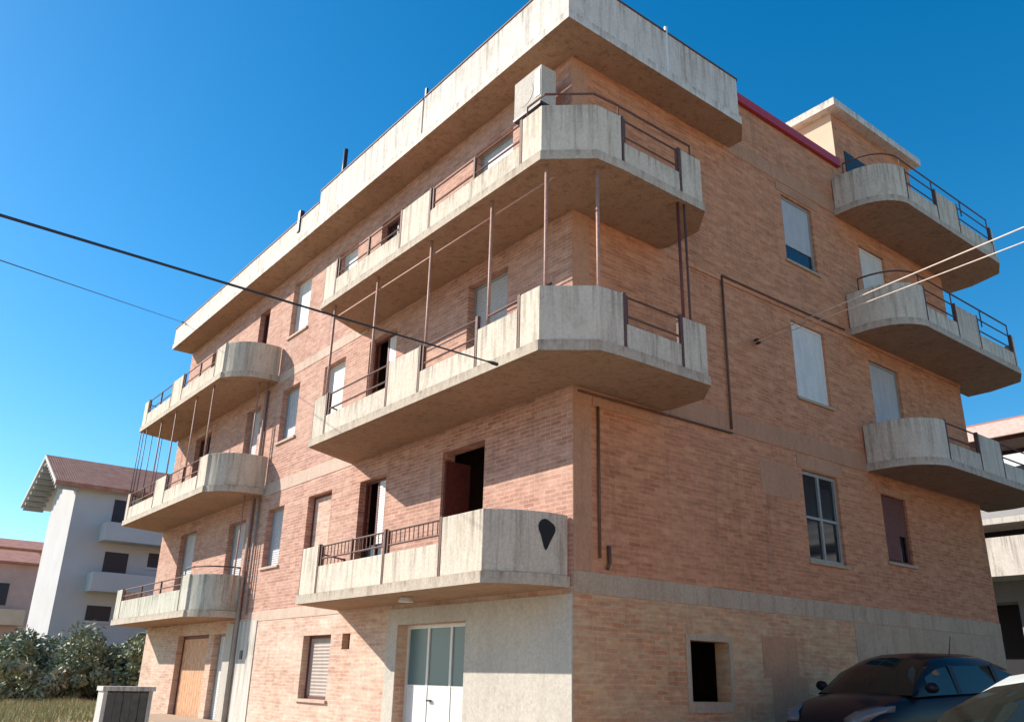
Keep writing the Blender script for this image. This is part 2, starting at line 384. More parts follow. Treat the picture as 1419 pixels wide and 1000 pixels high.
facade(PA, LX, 0, 2.9, ZC, HA).build('wall', 'brick_a', BLD)
facade(PA, LX, 0, -0.6, 2.9, HA).build('ground_floor_wall', 'brick_lowa', BLD)
facade(PB, 0, LY, 2.9, 13.8, HB).build('wall', 'brick_b', BLD)
gb = facade(PB, 0, LY, -0.6, 2.9, HB).build('ground_floor_wall', 'brick_low', BLD)
m = MB(); m.box(LX, LX+0.25, 0.285, LY, -0.6, ZC); m.box(LX+0.255, -0.285, LY-0.25, LY, -0.6, ZC)
m.build('rear_wall', 'brick_b', BLD)
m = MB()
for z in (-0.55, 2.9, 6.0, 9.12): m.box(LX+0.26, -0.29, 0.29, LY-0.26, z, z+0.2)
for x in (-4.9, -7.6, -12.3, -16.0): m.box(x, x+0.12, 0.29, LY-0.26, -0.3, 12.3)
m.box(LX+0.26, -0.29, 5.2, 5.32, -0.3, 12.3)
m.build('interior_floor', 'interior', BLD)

# windows, shutters, doors
def opening(P, a, b, c, d, kind):
    def bx(m, u0, u1, v0, v1, d0, d1, mi=0):
        p = P(u0, v0, d0); q = P(u1, v1, d1); m.box(p[0], q[0], p[1], q[1], p[2], q[2], mi)
    D0 = 0.15 if P is PA else 0.06
    def frame(mat, dep=D0, t=0.055, name='window', mull=0, cross=None, th=0.06):
        m = MB(); e = 0.004
        bx(m, a+e, a+t, c+e, d-e, dep, dep+th); bx(m, b-t, b-e, c+e, d-e, dep, dep+th)
        bx(m, a+t, b-t, d-t, d-e, dep, dep+th); bx(m, a+t, b-t, c+e, c+t, dep, dep+th)
        for k in range(mull):
            u = a+(b-a)*(k+1)/(mull+1); bx(m, u-0.03, u+0.03, c+t, d-t, dep+0.002, dep+th-0.002)
        if cross: bx(m, a+t, b-t, cross-0.025, cross+0.025, dep+0.004, dep+th-0.004)
        return m.build(name, mat, BLD)
    def fill(f, name, mat, v0, v1, dep=D0+0.02, u0=None, u1=None, th=0.03):
        m = MB(); bx(m, (a+0.055 if u0 is None else u0), (b-0.055 if u1 is None else u1), v0, v1, dep, dep+th)
        return m.build(name, mat, f)
    isdoor = 'door' in kind
    nm = 'balcony_door' if isdoor and kind != 'whitedoor' else 'window'
    if kind in ('door_grey', 'grey'): f = frame('greypaint', name=nm); fill(f, 'shutter', 'shutter_g', c+0.055, d-0.055)
    elif kind in ('door_white', 'white'):
        f = frame('whitepaint', name=nm); fill(f, 'shutter', 'shutter', c+0.055, d-0.055)
    elif kind == 'part_grey':
        f = frame('greypaint'); fill(f, 'shutter', 'shutter_g', c+0.45, d-0.055); fill(f, 'pane', 'glass', c+0.055, c+0.45, D0+0.04)
    elif kind in ('door_dark', 'dark'):
        f = frame('wood', name='balcony_door', mull=1); fill(f, 'pane', 'glass', c+0.055, d-0.055, 0.19)
    elif kind == 'half':
        f = frame('wood', name='balcony_door', mull=1); fill(f, 'pane', 'glass', c+0.055, c+1.0, 0.19)
        fill(f, 'shutter', 'shutter', c+1.0, d-0.055, 0.16, u0=(a+b)/2+0.04)
    elif kind == 'stone':
        f = frame('wood'); fill(f, 'shutter', 'brick_lowa', c+0.055, d-0.055, 0.17)
    elif kind == 'wood':
        f = frame('wood'); fill(f, 'shutter', 'shutter_w', c+0.055, d-0.055)
    elif kind == 'redwood':
        f = frame('wood'); fill(f, 'pane', 'glass', c+0.055, d-0.055, D0+0.045)
        m = MB(); bx(m, a+0.06, b-0.40, c+0.06, d-0.06, D0-0.02, D0+0.02); bx(m, b-0.14, b-0.06, c+0.06, d-0.06, D0-0.02, D0+0.02); bx(m, b-0.40, b-0.14, c+0.6, d-0.06, D0-0.02, D0+0.02); m.build('sash', 'wood', f)
    elif kind == 'glazedwin':
        f = frame('greypaint', mull=1, cross=c+0.85, t=0.07); fill(f, 'pane', 'glass', c+0.07, d-0.07, D0+0.045)
    elif kind == 'vent':
        f = frame('darkmetal', name='vent', t=0.03); fill(f, 'grille', 'darkmetal', c+0.03, d-0.03, 0.2, a+0.03, b-0.03)
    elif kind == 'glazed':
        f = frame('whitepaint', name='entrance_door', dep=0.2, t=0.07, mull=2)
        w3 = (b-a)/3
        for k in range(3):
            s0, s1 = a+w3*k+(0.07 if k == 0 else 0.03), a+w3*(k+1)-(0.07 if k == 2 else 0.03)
            pn = fill(f, 'door_leaf', 'doorpanel', c+0.07, 1.46, 0.215, s0+0.004, s1-0.004); fill(f, 'pane', 'door_shade', 1.50, d-0.07, 0.225, s0+0.004, s1-0.004)  # teal above, white below: balcony shadow edge painted on one white door
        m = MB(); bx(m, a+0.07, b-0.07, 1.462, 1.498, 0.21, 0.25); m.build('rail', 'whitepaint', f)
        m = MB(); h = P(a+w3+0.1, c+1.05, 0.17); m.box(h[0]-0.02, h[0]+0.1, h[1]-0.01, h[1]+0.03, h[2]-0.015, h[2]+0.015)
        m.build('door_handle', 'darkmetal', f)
    elif kind == 'garage':
        f = frame('wood', name='garage_door', dep=0.16, t=0.09); n = 12
        m = MB()
        for k in range(n):
            u0 = a+0.09+(b-a-0.18)*k/n; bx(m, u0+0.008, u0+(b-a-0.18)/n-0.008, c+0.09, d-0.09, 0.17, 0.21)
        bx(m, a+0.09, b-0.09, c+0.09, d-0.09, 0.2, 0.23)
        m.build('door_leaf', 'orange', f)
    elif kind == 'whitedoor':
        f = frame('greypaint', name='side_door', mull=1); fill(f, 'door_leaf', 'shutter', c+0.055, d-0.055)
    elif kind == 'open':
        return
    if not isdoor and kind not in ('garage', 'glazed', 'vent', 'dark', 'half', 'stone'):
        m = MB(); bx(m, a-0.06, b+0.06, c-0.06, c-0.003, -0.05, 0.14); m.build('sill', 'band_a' if P is PA else 'band', f)
for o in OA: opening(PA, *o)
for o in OB: opening(PB, *o)
# splayed red brown door leaf inside the big empty opening
m = MB(); m.box(-3.59, -3.54, 0.05, 0.6, 3.2, 5.4); m.build('open_door_leaf', 'wood', BLD)
# raised plaster frame round the low side window
m = MB()
for (u0, u1, v0, v1) in ((2.38, 2.478, 1.20, 2.36), (3.442, 3.54, 1.20, 2.36), (2.478, 3.442, 1.20, 1.357), (2.478,3.442,2.273,2.36)):
    m.box(0.0, 0.02, u0, u1, v0, v1)
m.build('window_surround', 'band', BLD)

# concrete bands showing between the brick infills
def band(name, P, u0, u1, v0, v1, mat, proud=0.012, holes=()):
    m = MB()
    us = sorted({u0, u1, *[x for h in holes for x in h[:2] if u0 < x < u1]})
    for a, b in zip(us, us[1:]):
        mu = (a+b)/2; segs = [(v0, v1)]
        for h in holes:
            if h[0] < mu < h[1]:
                segs = [s for q in segs for s in ([(q[0], min(q[1], h[2])), (max(q[0], h[3]), q[1])]) if s[1]-s[0] > 0.01]
        for s0, s1 in segs:
            p = P(a, s0, -proud); q = P(b, s1, -0.001); m.box(p[0], q[0], p[1], q[1], p[2], q[2])
    return m.build(name, mat, BLD)
band('concrete_band', PB, 0.004, LY, 2.82, 3.13, 'band')
band('concrete_band', PB, 2.25, LY, 5.95, 6.32, 'soft', 0.014)
band('concrete_band', PB, 0.42, 2.25, 5.72, 5.86, 'soft', 0.014)
band('concrete_band', PB, 2.9, LY, 9.02, 9.22, 'brick_b', 0.03)
band('concrete_band', PB, 4.3, 9.0, 12.25, 12.62, 'soft', 0.014)
band('corner_pillar', PB, 0.004, 0.38, 3.135, 12.3, 'soft', 0.010)
band('concrete_band', PA, LX, -7.0, 5.95, 6.25, 'band_a', 0.012, HA)
band('concrete_band', PA, -12.0, -5.0, 2.82, 3.05, 'band_a', 0.012, HA)
band('concrete_band', PA, -12.0, -7.0, 9.05, 9.3, 'band_a', 0.012, HA)
band('plaster_panel', PA, -5.15, -0.006, -0.5, 2.80, 'plaster', 0.025, HA)
band('plaster_panel', PA, -12.8, -11.4, -0.5, 2.85, 'cornice', 0.02, HA)
band('lintel', PB, 5.9, 7.45, 5.64, 5.90, 'soft', 0.016)
band('lintel', PB, 8.8, 10.1, 5.57, 5.70, 'soft', 0.016)
band('lintel', PB, 6.1, 7.7, 12.0, 12.2, 'soft', 0.016)
band('plaster_patch', PB, 4.35, 5.35, 1.75, 2.42, 'soft', 0.008); band('plaster_patch', PB, 4.55, 5.60, 0.4, 1.747, 'soft', 0.005)
band('plaster_patch', PB, 4.7, 5.9, 4.95, 5.6, 'soft', 0.006)
# a worn cement skim over the lower right of the side wall
band('plaster_patch', PB, 7.3, LY, 0.3, 2.81, 'band', 0.009)
# pipes on the walls; some brown tubes draw in a groove and a step shadow
def part_tube(name, pts, r, mat, par=BLD, n=8):
    m = MB(); m.tube(pts, r, n); return m.build(name, mat, par, smooth=True)
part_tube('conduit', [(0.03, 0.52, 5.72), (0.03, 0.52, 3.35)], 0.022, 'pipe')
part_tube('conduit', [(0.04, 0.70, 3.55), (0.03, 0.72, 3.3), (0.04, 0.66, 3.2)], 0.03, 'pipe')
part_tube('pipe_and_shade_line', [(0.045, 3.9, 9.12), (0.045, 3.88, 6.0)], 0.022, 'pipe')  # brown tube drawn along the step shadow of the brick infill
part_tube('cable_and_shade_line', [(0.05, 3.9, 9.12), (0.05, 6.2, 9.13), (0.05, 8.2, 9.16)], 0.022, 'pipe')  # same step shadow drawn as a tube along the floor level
part_tube('cable_and_shade_line', [(0.02, 0.1, 5.9), (0.035, 3.9, 5.93)], 0.02, 'pipe')
part_tube('pipe_and_shade_line', [(-12.55, -0.06, 9.0), (-12.55, -0.06, 0.3)], 0.05, 'greypipe')
part_tube('pipe_and_shade_line', [(-12.15, -0.05, 6.0), (-12.15, -0.05, 3.0)], 0.03, 'greypipe')
m = MB(); m.box(-13.2, -12.75, -0.07, -0.002, 0.1, 2.80); m.build('concrete_pilaster', 'plaster', BLD)
m = MB(); m.box(-12.2, -12.05, -0.04, -0.022, 1.95, 2.15); m.build('meter_box', 'darkmetal', BLD)

# balconies ---------------------------------------------------------------
def arc(p0, pc, p1, n=8):    # quadratic curve through a control point
    return [((1-t)**2*p0[0]+2*t*(1-t)*pc[0]+t*t*p1[0], (1-t)**2*p0[1]+2*t*(1-t)*pc[1]+t*t*p1[1]) for t in [i/n for i in range(n+1)]]
def offs(path, d):           # offset to the left of travel, mitred
    out = []
    for i, p in enumerate(path):
        ns = []
        for j in (i-1, i):
            if 0 <= j < len(path)-1:
                dx, dy = path[j+1][0]-path[j][0], path[j+1][1]-path[j][1]; L = math.hypot(dx, dy)
                ns.append((-dy/L, dx/L))
        nx = sum(q[0] for q in ns)/len(ns); ny = sum(q[1] for q in ns)/len(ns)
        k = d/max(0.3, nx*nx+ny*ny); out.append((p[0]+nx*k, p[1]+ny*k))
    return out
def panel_mesh(path, z0, z1, th=0.09, ztops=None):
    q = offs(path, th); m = MB(); zt = ztops or [z1]*len(path)
    m.grid([[(*p, z0), (*p, zz), (*qq, zz), (*qq, z0)] for p, qq, zz in zip(path, q, zt)], closed=True)
    m.quad([(*path[0], z0), (*q[0], z0), (*q[0], zt[0]), (*path[0], zt[0])])
    m.quad([(*path[-1], z0), (*path[-1], zt[-1]), (*q[-1], zt[-1]), (*q[-1], z0)])
    return m
def cut(path, s0, s1):       # sub-path between arc lengths
    out = []; s = 0
    for a, b in zip(path, path[1:]):
        L = math.hypot(b[0]-a[0], b[1]-a[1])
        if s+L > s0 and s < s1:
            t0 = max(0, (s0-s)/L); t1 = min(1, (s1-s)/L)
            pa = (a[0]+(b[0]-a[0])*t0, a[1]+(b[1]-a[1])*t0); pb = (a[0]+(b[0]-a[0])*t1, a[1]+(b[1]-a[1])*t1)
            if not out: out.append(pa)
            out.append(pb)
        s += L
    return out
def plen(path): return sum(math.hypot(b[0]-a[0], b[1]-a[1]) for a, b in zip(path, path[1:]))
def sat(path, pt):           # arc length of the nearest point on the path
    best = None; s = 0
    for a, b in zip(path, path[1:]):
        L = math.hypot(b[0]-a[0], b[1]-a[1]); t = max(0, min(1, ((pt[0]-a[0])*(b[0]-a[0])+(pt[1]-a[1])*(b[1]-a[1]))/L/L))
        d = math.hypot(a[0]+(b[0]-a[0])*t-pt[0], a[1]+(b[1]-a[1])*t-pt[1])
        if best is None or d < best[0]: best = (d, s+L*t)
        s += L
    return best[1]
def balcony(path, closing, z, segs, H=1.02, low=0.55, th=0.16, extra_rail=None, mat='concrete', vertical_bars=False):
    """path: outer edge, travelling so that the inside lies to the left; segs: [(end_point, 'solid'|'rail')...]"""
    poly = path+closing
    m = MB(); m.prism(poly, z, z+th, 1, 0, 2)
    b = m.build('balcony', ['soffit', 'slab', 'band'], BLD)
    inner = offs(path, 0.03); s = 0; total = plen(inner); ends = [sat(inner, e) if e else total for e, _ in segs]
    for (e, kind), s1 in zip(segs, ends):
        sub = cut(inner, s+0.02, s1-0.02)
        if len(sub) < 2: s = s1; continue
        hgt = H if kind == 'solid' else 0.8 if kind == 'mid' else low
        p = panel_mesh(sub, z+th+0.002, z+hgt).build('parapet_panel', mat, b); weld(p)
        md = p.modifiers.new('bevel', 'BEVEL'); md.width = 0.014; md.segments = 2; md.limit_method = 'ANGLE'; md.angle_limit = 0.9
        if kind == 'rail':
            r = MB(); mid = offs(sub, 0.045); L = plen(mid); n = max(1, round(L/1.6))
            for k in range(n+1):
                q = cut(mid, max(0, L*k/n-0.06), min(L, L*k/n+0.06)); c = ((q[0][0]+q[-1][0])/2, (q[0][1]+q[-1][1])/2)
                r.box(c[0]-0.022, c[0]+0.022, c[1]-0.022, c[1]+0.022, z+hgt-0.02, z+H)
            for zz in (z+H-0.02, z+hgt+0.14): r.tube([(*q, zz) for q in mid], 0.017, 6)
            if vertical_bars:
                nb = int(L/0.13)
                for k in range(1, nb):
                    c = cut(mid, L*k/nb-0.01, L*k/nb+0.01)[0]
                    r.box(c[0]-0.007, c[0]+0.007, c[1]-0.007, c[1]+0.007, z+hgt+0.14, z+H-0.02)
            r.build('railing', 'rust', b)
        # dark expansion gap with a post at the joint
        if s1 < total-0.05:
            c = cut(inner, s1-0.02, s1+0.02)[0]; c2 = offs([c, cut(inner, s1-0.02, s1+0.02)[-1]], 0.03)[0]
            g = MB(); g.box(c2[0]-0.03, c2[0]+0.03, c2[1]-0.03, c2[1]+0.03, z+th+0.002, z+H+0.02); g.build('post', 'rust', b)
        s = s1
    if extra_rail:
        a0, a1, hh = extra_rail
        sub = offs(cut(inner, sat(inner, a0), sat(inner, a1)), 0.10)
        r = MB(); r.tube([(*q, z+hh) for q in sub], 0.02, 6); L = plen(sub); n = max(1, round(L/1.5))
        for k in range(n+1):
            c = cut(sub, max(0, L*k/n-0.01), min(L, L*k/n+0.01))[0]; r.tube([(*c, z+0.9), (*c, z+hh)], 0.015, 6)
        r.build('handrail', 'rust', b)
    return b
# the path runs from the wall on the sunny side round the corner to the side wall; inside is to the left (+Y / -X)
def corner_path(xl, dep=1.38, yend=1.75):
    return [(xl-0.35, -0.006), (xl, -dep), (0.80, -dep), (1.38, -0.72), (1.42, -0.20), (1.42, yend), (0.9, yend+0.45), (0.2, yend+0.5), (0.03, yend+0.45)]
def cp(xl, yend=1.75): return corner_path(xl, yend=yend)
P3 = balcony([(-7.4, -0.006), (-6.72, -1.36)]+cp(-6.6)[2:], [(0.006, -0.006)], 9.12,
    [((-6.72, -1.36), 'rail'), ((-6.15, -1.35), 'solid'), ((-3.45, -1.35), 'rail'), ((-2.42, -1.35), 'solid'), ((0.28, -1.35), 'rail'),
     ((1.39, -0.15), 'solid'), ((1.39, 1.22), 'rail'), (None, 'solid')], extra_rail=((0.3, -1.35), (1.39, 1.6), 1.3))
P2 = balcony([(-7.2, -0.006), (-6.52, -1.38)]+cp(-6.5, 1.62)[2:], [(0.006, -0.006)], 5.97,
    [((-6.52, -1.38), 'rail'), ((-5.92, -1.35), 'solid'), ((-3.5, -1.35), 'rail'), ((-2.42, -1.35), 'solid'), ((-0.75, -1.35), 'rail'),
     ((0.32, -1.35), 'mid'), ((1.39, -0.2), 'solid'), ((1.39, 1.05), 'rail'), (None, 'solid')])
c1 = [(-0.5, -1.3)]+arc((-0.44, -1.2), (0.0, -0.72), (-0.05, -0.006), 14)
P1 = balcony([(-7.25, -0.006), (-6.5, -1.3)]+c1, [], 2.88,
    [((-6.5, -1.3), 'rail'), ((-5.75, -1.27), 'solid'), ((-3.3, -1.27), 'rail'), ((-1.6, -1.27), 'rail'), (None, 'solid')], H=1.05, low=0.66, vertical_bars=True)
# left group, curved right end
def left_path(dep, xr=-12.65):
    return [(-20.55, -0.006), (-20.05, -dep)]+[(xr, -dep)]+arc((xr+0.03, -dep+0.05), (xr+0.85, -dep*0.70), (xr+0.72, -0.006), 12)
L3 = balcony(left_path(1.38), [], 9.1, [((-20.05, -1.38), 'rail'), ((-19.55, -1.35), 'solid'), ((-17.1, -1.35), 'rail'), ((-16.1, -1.35), 'solid'), ((-13.3, -1.35), 'rail'), (None, 'solid')])
L2 = balcony(left_path(1.40), [], 5.98, [((-20.05, -1.38), 'rail'), ((-19.7, -1.35), 'solid'), ((-17.1, -1.35), 'rail'), ((-16.1, -1.35), 'solid'), ((-13.3, -1.35), 'rail'), (None, 'solid')])
L1 = balcony(left_path(1.2, -13.3), [], 2.93, [((-20.05, -1.2), 'solid'), ((-19.4, -1.17), 'solid'), ((-13.9, -1.17), 'rail'), (None, 'solid')], H=1.05, low=0.7, mat=concrete('weathered parapet', (0.62, 0.58, 0.48), (0.16, 0.15, 0.09), 0.8, 0.5), extra_rail=((-14, -1.2), (-12.72, -0.1), 1.25))
# right group on the side wall
def right_path(y0=8.45):
    return [(0.006, y0), (0.45, y0+0.0)]+arc((0.45, y0), (1.25, y0+0.05), (1.42, y0+0.75), 8)[1:]+[(1.42, 13.9), (1.15, 14.5), (0.3, 14.75), (-0.3, 14.75), (-0.3, LY+0.01)]
for zz, e in ((12.2, True), (9.1, True), (5.96, False)):
    balcony(right_path(), [(0.006, LY+0.01)], zz, [((1.39, 9.4), 'solid'), ((1.39, 10.85), 'rail'), ((1.39, 11.95), 'solid'), ((1.39, 13.8), 'rail'), (None, 'solid')],
        extra_rail=((0.3, 8.48), (1.39, 13.9), 1.35) if e else None)
# teardrop-shaped black hole in the curved end of the lowest front balcony
s_mid = plen(offs([(-7.25, -0.006), (-6.5, -1.3)]+c1, 0.024))-0.42
ip = offs([(-7.25, -0.006), (-6.5, -1.3)]+c1, 0.024)
m = MB()
cc = cut(ip, s_mid-0.002, s_mid+0.002)[0]
for fr in (0.5, 1.0):
    ring = []
    for k in range(20):
        t = 2*math.pi*k/20; rr = 0.13*(1+0.10*math.sin(3*t+1)+0.03*math.sin(5*t))*fr
        du = rr*math.cos(t)*1.1; dz = rr*math.sin(t)*1.3
        if math.sin(t) < 0: dz *= 1.6; du *= (1-0.6*abs(math.sin(t)))
        c = cut(ip, s_mid+du-0.002, s_mid+du+0.002)[0]; ring.append((c[0], c[1], 3.66+dz))
    if fr == 0.5:
        prev = ring
        for k in range(20): m.quad([(*cc, 3.66), ring[k], ring[(k+1) % 20]])
    else:
        for k in range(20): m.quad([prev[k], ring[k], ring[(k+1) % 20], prev[(k+1) % 20]])
m.build('drain_hole', 'black', P1)
m = MB(); m.tube([(-3.35, -0.75, 2.873), (-3.35, -0.75, 2.80)], [0.10, 0.13], 14); m.build('ceiling_lamp', 'whitepaint', P1)

# thin metal props between the balconies
def prop(x, y, z0, z1, r=0.028, mat='pole'): return part_tube('prop', [(x, y, z0), (x, y, z1)], r, mat)
for x in (0.74, -0.66, -2.5, -4.45, -6.3): prop(x, -1.2, 6.2, 9.12)
prop(1.20, -0.56, 6.2, 9.12); prop(1.31, 1.18, 6.5, 9.12, 0.026, 'wood')
prop(1.33, 1.32, 6.1, 9.12, 0.02, 'rust')
part_tube('handrail', [(-0.62, -1.22, 7.0), (0.9, -1.22, 7.02)], 0.02, 'rust')
part_tube('prop_rail', [(-6.3, -1.15, 8.86), (0.86, -1.15, 8.86)], 0.015, 'pole')
for x, y in ((-20.1, -1.3), (-20.2, -0.9), (-20.3, -0.55), (-19.7, -1.32), (-19.3, -1.32)): prop(x, y, 6.2, 9.1, 0.014, 'darkmetal')
for x in (-18.0, -16.6, -14.8, -13.4): prop(x, -1.25, 6.2, 9.1, 0.022)
for x, y in ((-12.3, -0.4), (-12.2, -0.2)): prop(x, y, 3.1, 6.0, 0.022, 'pole'); prop(x, y, 6.2, 9.1, 0.022, 'pole')

# cornice, parapet and roof ------------------------------------------------
CD = 0.70
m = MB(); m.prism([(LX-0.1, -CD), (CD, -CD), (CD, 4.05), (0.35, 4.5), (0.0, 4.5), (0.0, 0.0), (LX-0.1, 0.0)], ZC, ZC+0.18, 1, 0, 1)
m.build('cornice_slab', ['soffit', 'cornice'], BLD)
def para(path, z0, zt, th=0.14, name='roof_parapet'):
    o = panel_mesh(path, z0, zt, th).build(name, 'cornice', BLD); weld(o); return o
para([(-9.0, -CD+0.02), (-4.08, -CD+0.02)], ZC+0.182, 13.45)
para([(-4.02, -CD+0.02), (CD-0.02, -CD+0.02), (CD-0.02, 1.84)], ZC+0.182, 13.45)
para([(CD-0.02, 1.90), (CD-0.02, 4.0), (0.15, 4.45)], ZC+0.182, 13.45)
para([(LX-0.08, -0.02), (LX-0.08, -CD+0.02), (-9.02, -CD+0.02)], ZC+0.182, 13.12)
m = MB(); m.box(CD-0.06, CD-0.02, 1.842, 1.898, ZC+0.19, 13.62); m.build('expansion_joint', 'whitepaint', BLD)
m = MB(); m.box(-4.078, -4.022, -CD+0.05, -CD+0.10, ZC+0.19, 13.75); m.build('expansion_joint', 'darkmetal', BLD)
m = MB(); m.box(-10.25, -10.12, -CD-0.02, -CD+0.10, 12.75, 13.40); m.build('expansion_joint', 'darkmetal', BLD)
# coping with a rough dark edge
for z, pts in ((13.452, [(-9.0, -CD), (-4.08, -CD)]), (13.452, [(-4.02, -CD), (CD, -CD), (CD, 1.84)]), (13.452, [(CD, 1.90), (CD, 4.02), (0.13, 4.49)]), (13.122, [(LX-0.1, -0.02), (LX-0.1, -CD), (-9.02, -CD)])):
    o = panel_mesh(pts, z, z+0.03, 0.18).build('coping', 'rust', BLD); weld(o)
m = MB(); m.prism([(LX, 0.0), (-0.29, 0.0), (-0.29, LY-0.26), (LX, LY-0.26)], ZC+0.0, ZC+0.17); m.build('roof', 'band', BLD)
m = MB(); m.box(-0.18, 0.10, 4.2, 8.88, 13.80, 13.92); m.box(0.02, 0.10, 4.2, 8.88, 13.70, 13.798)
m.build('roof_flashing', 'redcap', BLD)
# attic room over the right end
m = facade(PB, 8.9, 12.7, 13.81, 15.35, [])
m.quad([(-1.9, 8.9, 12.5), (-0.0, 8.9, 12.5), (0.0, 8.9, 15.35), (-1.9, 8.9, 15.35)], [(-1.9,12.5),(0,12.5),(0,15.35),(-1.9,15.35)])
m.quad([(-1.9, 8.9, 12.5), (-1.9, 8.9, 15.35), (-1.9, 12.7, 15.35), (-1.9, 12.7, 12.5)])
m.quad([(0, 12.7, 12.5), (-1.9, 12.7, 12.5), (-1.9, 12.7, 15.35), (0, 12.7, 15.35)])
at_ = m.build('attic_wall', ['brick_b'], BLD)
m = MB(); m.box(-1.9, -0.003, 8.88, 8.898, 13.93, 15.35); m.build('attic_plaster', 'cream_wall', BLD)
m = MB(); m.box(-2.2, 0.28, 8.62, 12.9, 15.352, 15.56); m.build('attic_roof', 'cornice', BLD)
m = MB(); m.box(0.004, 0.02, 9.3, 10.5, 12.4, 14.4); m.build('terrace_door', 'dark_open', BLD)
part_tube('antenna_mast', [(-8.25, -0.45, 13.3), (-8.25, -0.45, 14.45)], 0.06, 'darkmetal')

# box-shaped outdoor unit under the cornice at the corner
AC = empty('air_conditioner', (-0.5, -0.4, 11.15)); tag(AC, 'whitish boxy outdoor unit hung high under the roof corner above the top balcony', 'air conditioner')
m = MB(); m.box(-0.40, 0.36, -0.20, 0.14, 0, 0.78); m.build('casing', 'plaster', AC, bevel=0.02)
m = MB(); m.tube([(-0.1, -0.203, 0.38), (-0.1, -0.206, 0.38)], 0.24, 20); m.build('fan_grille', 'plaster', AC)
m = MB(); m.box(0.2, 0.33, -0.212, -0.203, 0.15, 0.7); m.build('sunlit_strip', 'whitepaint', AC)  # white strip paints the sunlit sliver on the casing front
m = MB(); m.box(-0.40, 0.36, -0.22, 0.40, -0.06, -0.005); m.box(0.28, 0.33, -0.18, 0.395, -0.3, -0.06); m.build('bracket', 'darkmetal', AC)

# ------------------------------------------------------------------ neighbouring houses
def house_box(name, x0, x1, y0, y1, z0, z1, mat, par):
    m = MB(); m.box(x0, x1, y0, y1, z0, z1); return m.build(name, mat, par)
# white gabled house on the left
WH = empty('white_house', (-40.6, 0.6, 0.4)); tag(WH, 'white rendered house with red tiled gable roof and balconies behind the bushes at left', 'house')
def wpart(name, m, mat): return m.build(name, mat, WH, shift=(-40.6, 0.6, 0.4))
x1, x0, y0, y1 = -40.6, -46.6, 1.0, 20.0; ez = 10.9; rz_ = 12.9; xm = -44.6
m = MB(); m.box(x0, x1, y0, y1, 0.0, ez)
for y in (y0, y1): 
    pts = [(x0, y, ez), (x1, y, ez), (xm, y, rz_-0.15)]; m.quad(pts if y == y0 else pts[::-1])
wpart('wall', m, 'white_wall')
m = MB()
for sx, xe in ((1, x1+0.6), (-1, -49.4)):
    A_, B_ = (xe, y0-1.2, ez-0.2), (xe, y1+1, ez-0.2); C_, D_ = (xm, y1+1, rz_), (xm, y0-1.2, rz_)
    for dz in (0, 0.22):
        q = [(p[0], p[1], p[2]+dz) for p in (A_, B_, C_, D_)]; m.quad(q if (sx > 0) == (dz > 0) else q[::-1], mi=0 if dz else 1)
    m.quad([A_, (A_[0], A_[1], A_[2]+0.22), (D_[0], D_[1], D_[2]+0.22), D_], mi=1)
    m.quad([A_, B_, (B_[0], B_[1], B_[2]+0.22), (A_[0], A_[1], A_[2]+0.22)], mi=0)
wpart('roof', m, ['tiles', 'white_wall'])
m = MB()
for k in range(9):
    for sx in (1, -1):
        t = (k+0.4)/9; xa = xm+sx*(4.6 if sx > 0 else 4.8)*t; za = rz_-(rz_-ez+0.2)*t-0.16
        m.box(xa-0.12, xa+0.12, y0-1.1, y0, za-0.14, za)
wpart('rafter', m, 'grey_wall')
for (ya, yb, za, zb) in ((3.0, 3.6, 9.15, 10.4), (3.0, 4.2, 6.55, 7.6), (5.25, 6.2, 7.0, 7.75), (2.6, 3.8, 4.05, 4.8), (5.4, 6.4, 9.2, 10.4), (7.5, 8.7, 6.5, 7.6)):
    m = MB(); m.box(x1+0.002, x1+0.03, ya, yb, za, zb); f = wpart('window', m, 'dark_open')
    m = MB(); m.box(x1+0.004, x1+0.07, ya-0.1, yb+0.1, za-0.14, za-0.01); q = wpart('sill', m, 'white_wall')
for (ya, yb, zb) in ((2.5, 19, 8.25), (2.3, 19, 5.65)):
    m = MB(); m.box(x1+0.003, x1+1.3, ya, yb, zb-0.2, zb); m.box(x1+1.2, x1+1.3, ya, yb, zb, zb+0.75); m.box(x1+0.003, x1+1.2, ya, ya+0.1, zb, zb+0.75)
    wpart('balcony', m, 'white_wall')
# pink houses at far left
def small_house(X, Y, W_, D_, H_, mat, label, rt_='tiles', wins=()):
    e = empty('pink_house', (X, Y, 0.3)); tag(e, label, 'house')
    m = MB(); m.box(0, -D_, 0, W_, -0.5, H_); m.build('wall', mat, e)
    m = MB(); zt = H_
    pr = [(0.5, zt-0.1), (-D_/2, zt+1.2), (-D_-0.5, zt-0.1), (-D_-0.5, zt-0.25), (0.5, zt-0.25)]
    m.quad([(x, -0.4, z) for x, z in pr[::-1]]); m.quad([(x, W_+0.4, z) for x, z in pr])
    for i in range(5):
        a, b = pr[i], pr[(i+1) % 5]; m.quad([(a[0], -0.4, a[1]), (b[0], -0.4, b[1]), (b[0], W_+0.4, b[1]), (a[0], W_+0.4, a[1])])
    m.build('roof', rt_, e)
    for (ya, yb, za, zb) in wins:
        m = MB(); m.box(0.003, 0.04, ya, yb, za, zb); m.build('window', 'dark_open', e)
    m = MB(); m.box(0.003, 1.1, 0.5, W_-0.5, H_*0.5-0.15, H_*0.5); m.box(1.0, 1.1, 0.5, W_-0.5, H_*0.5, H_*0.5+0.9); m.build('balcony', 'cream_wall', e)
    return e
small_house(-62, -4.5, 8.2, 9, 8.6, 'pink_wall', 'two storey pink house at the left edge of the photo beside the white house', wins=((1.5, 2.7, 5.5, 7), (5.3, 6.5, 5.5, 7), (2, 3.5, 1.5, 3.2), (5.3, 6.3, 1.5, 3.2)))
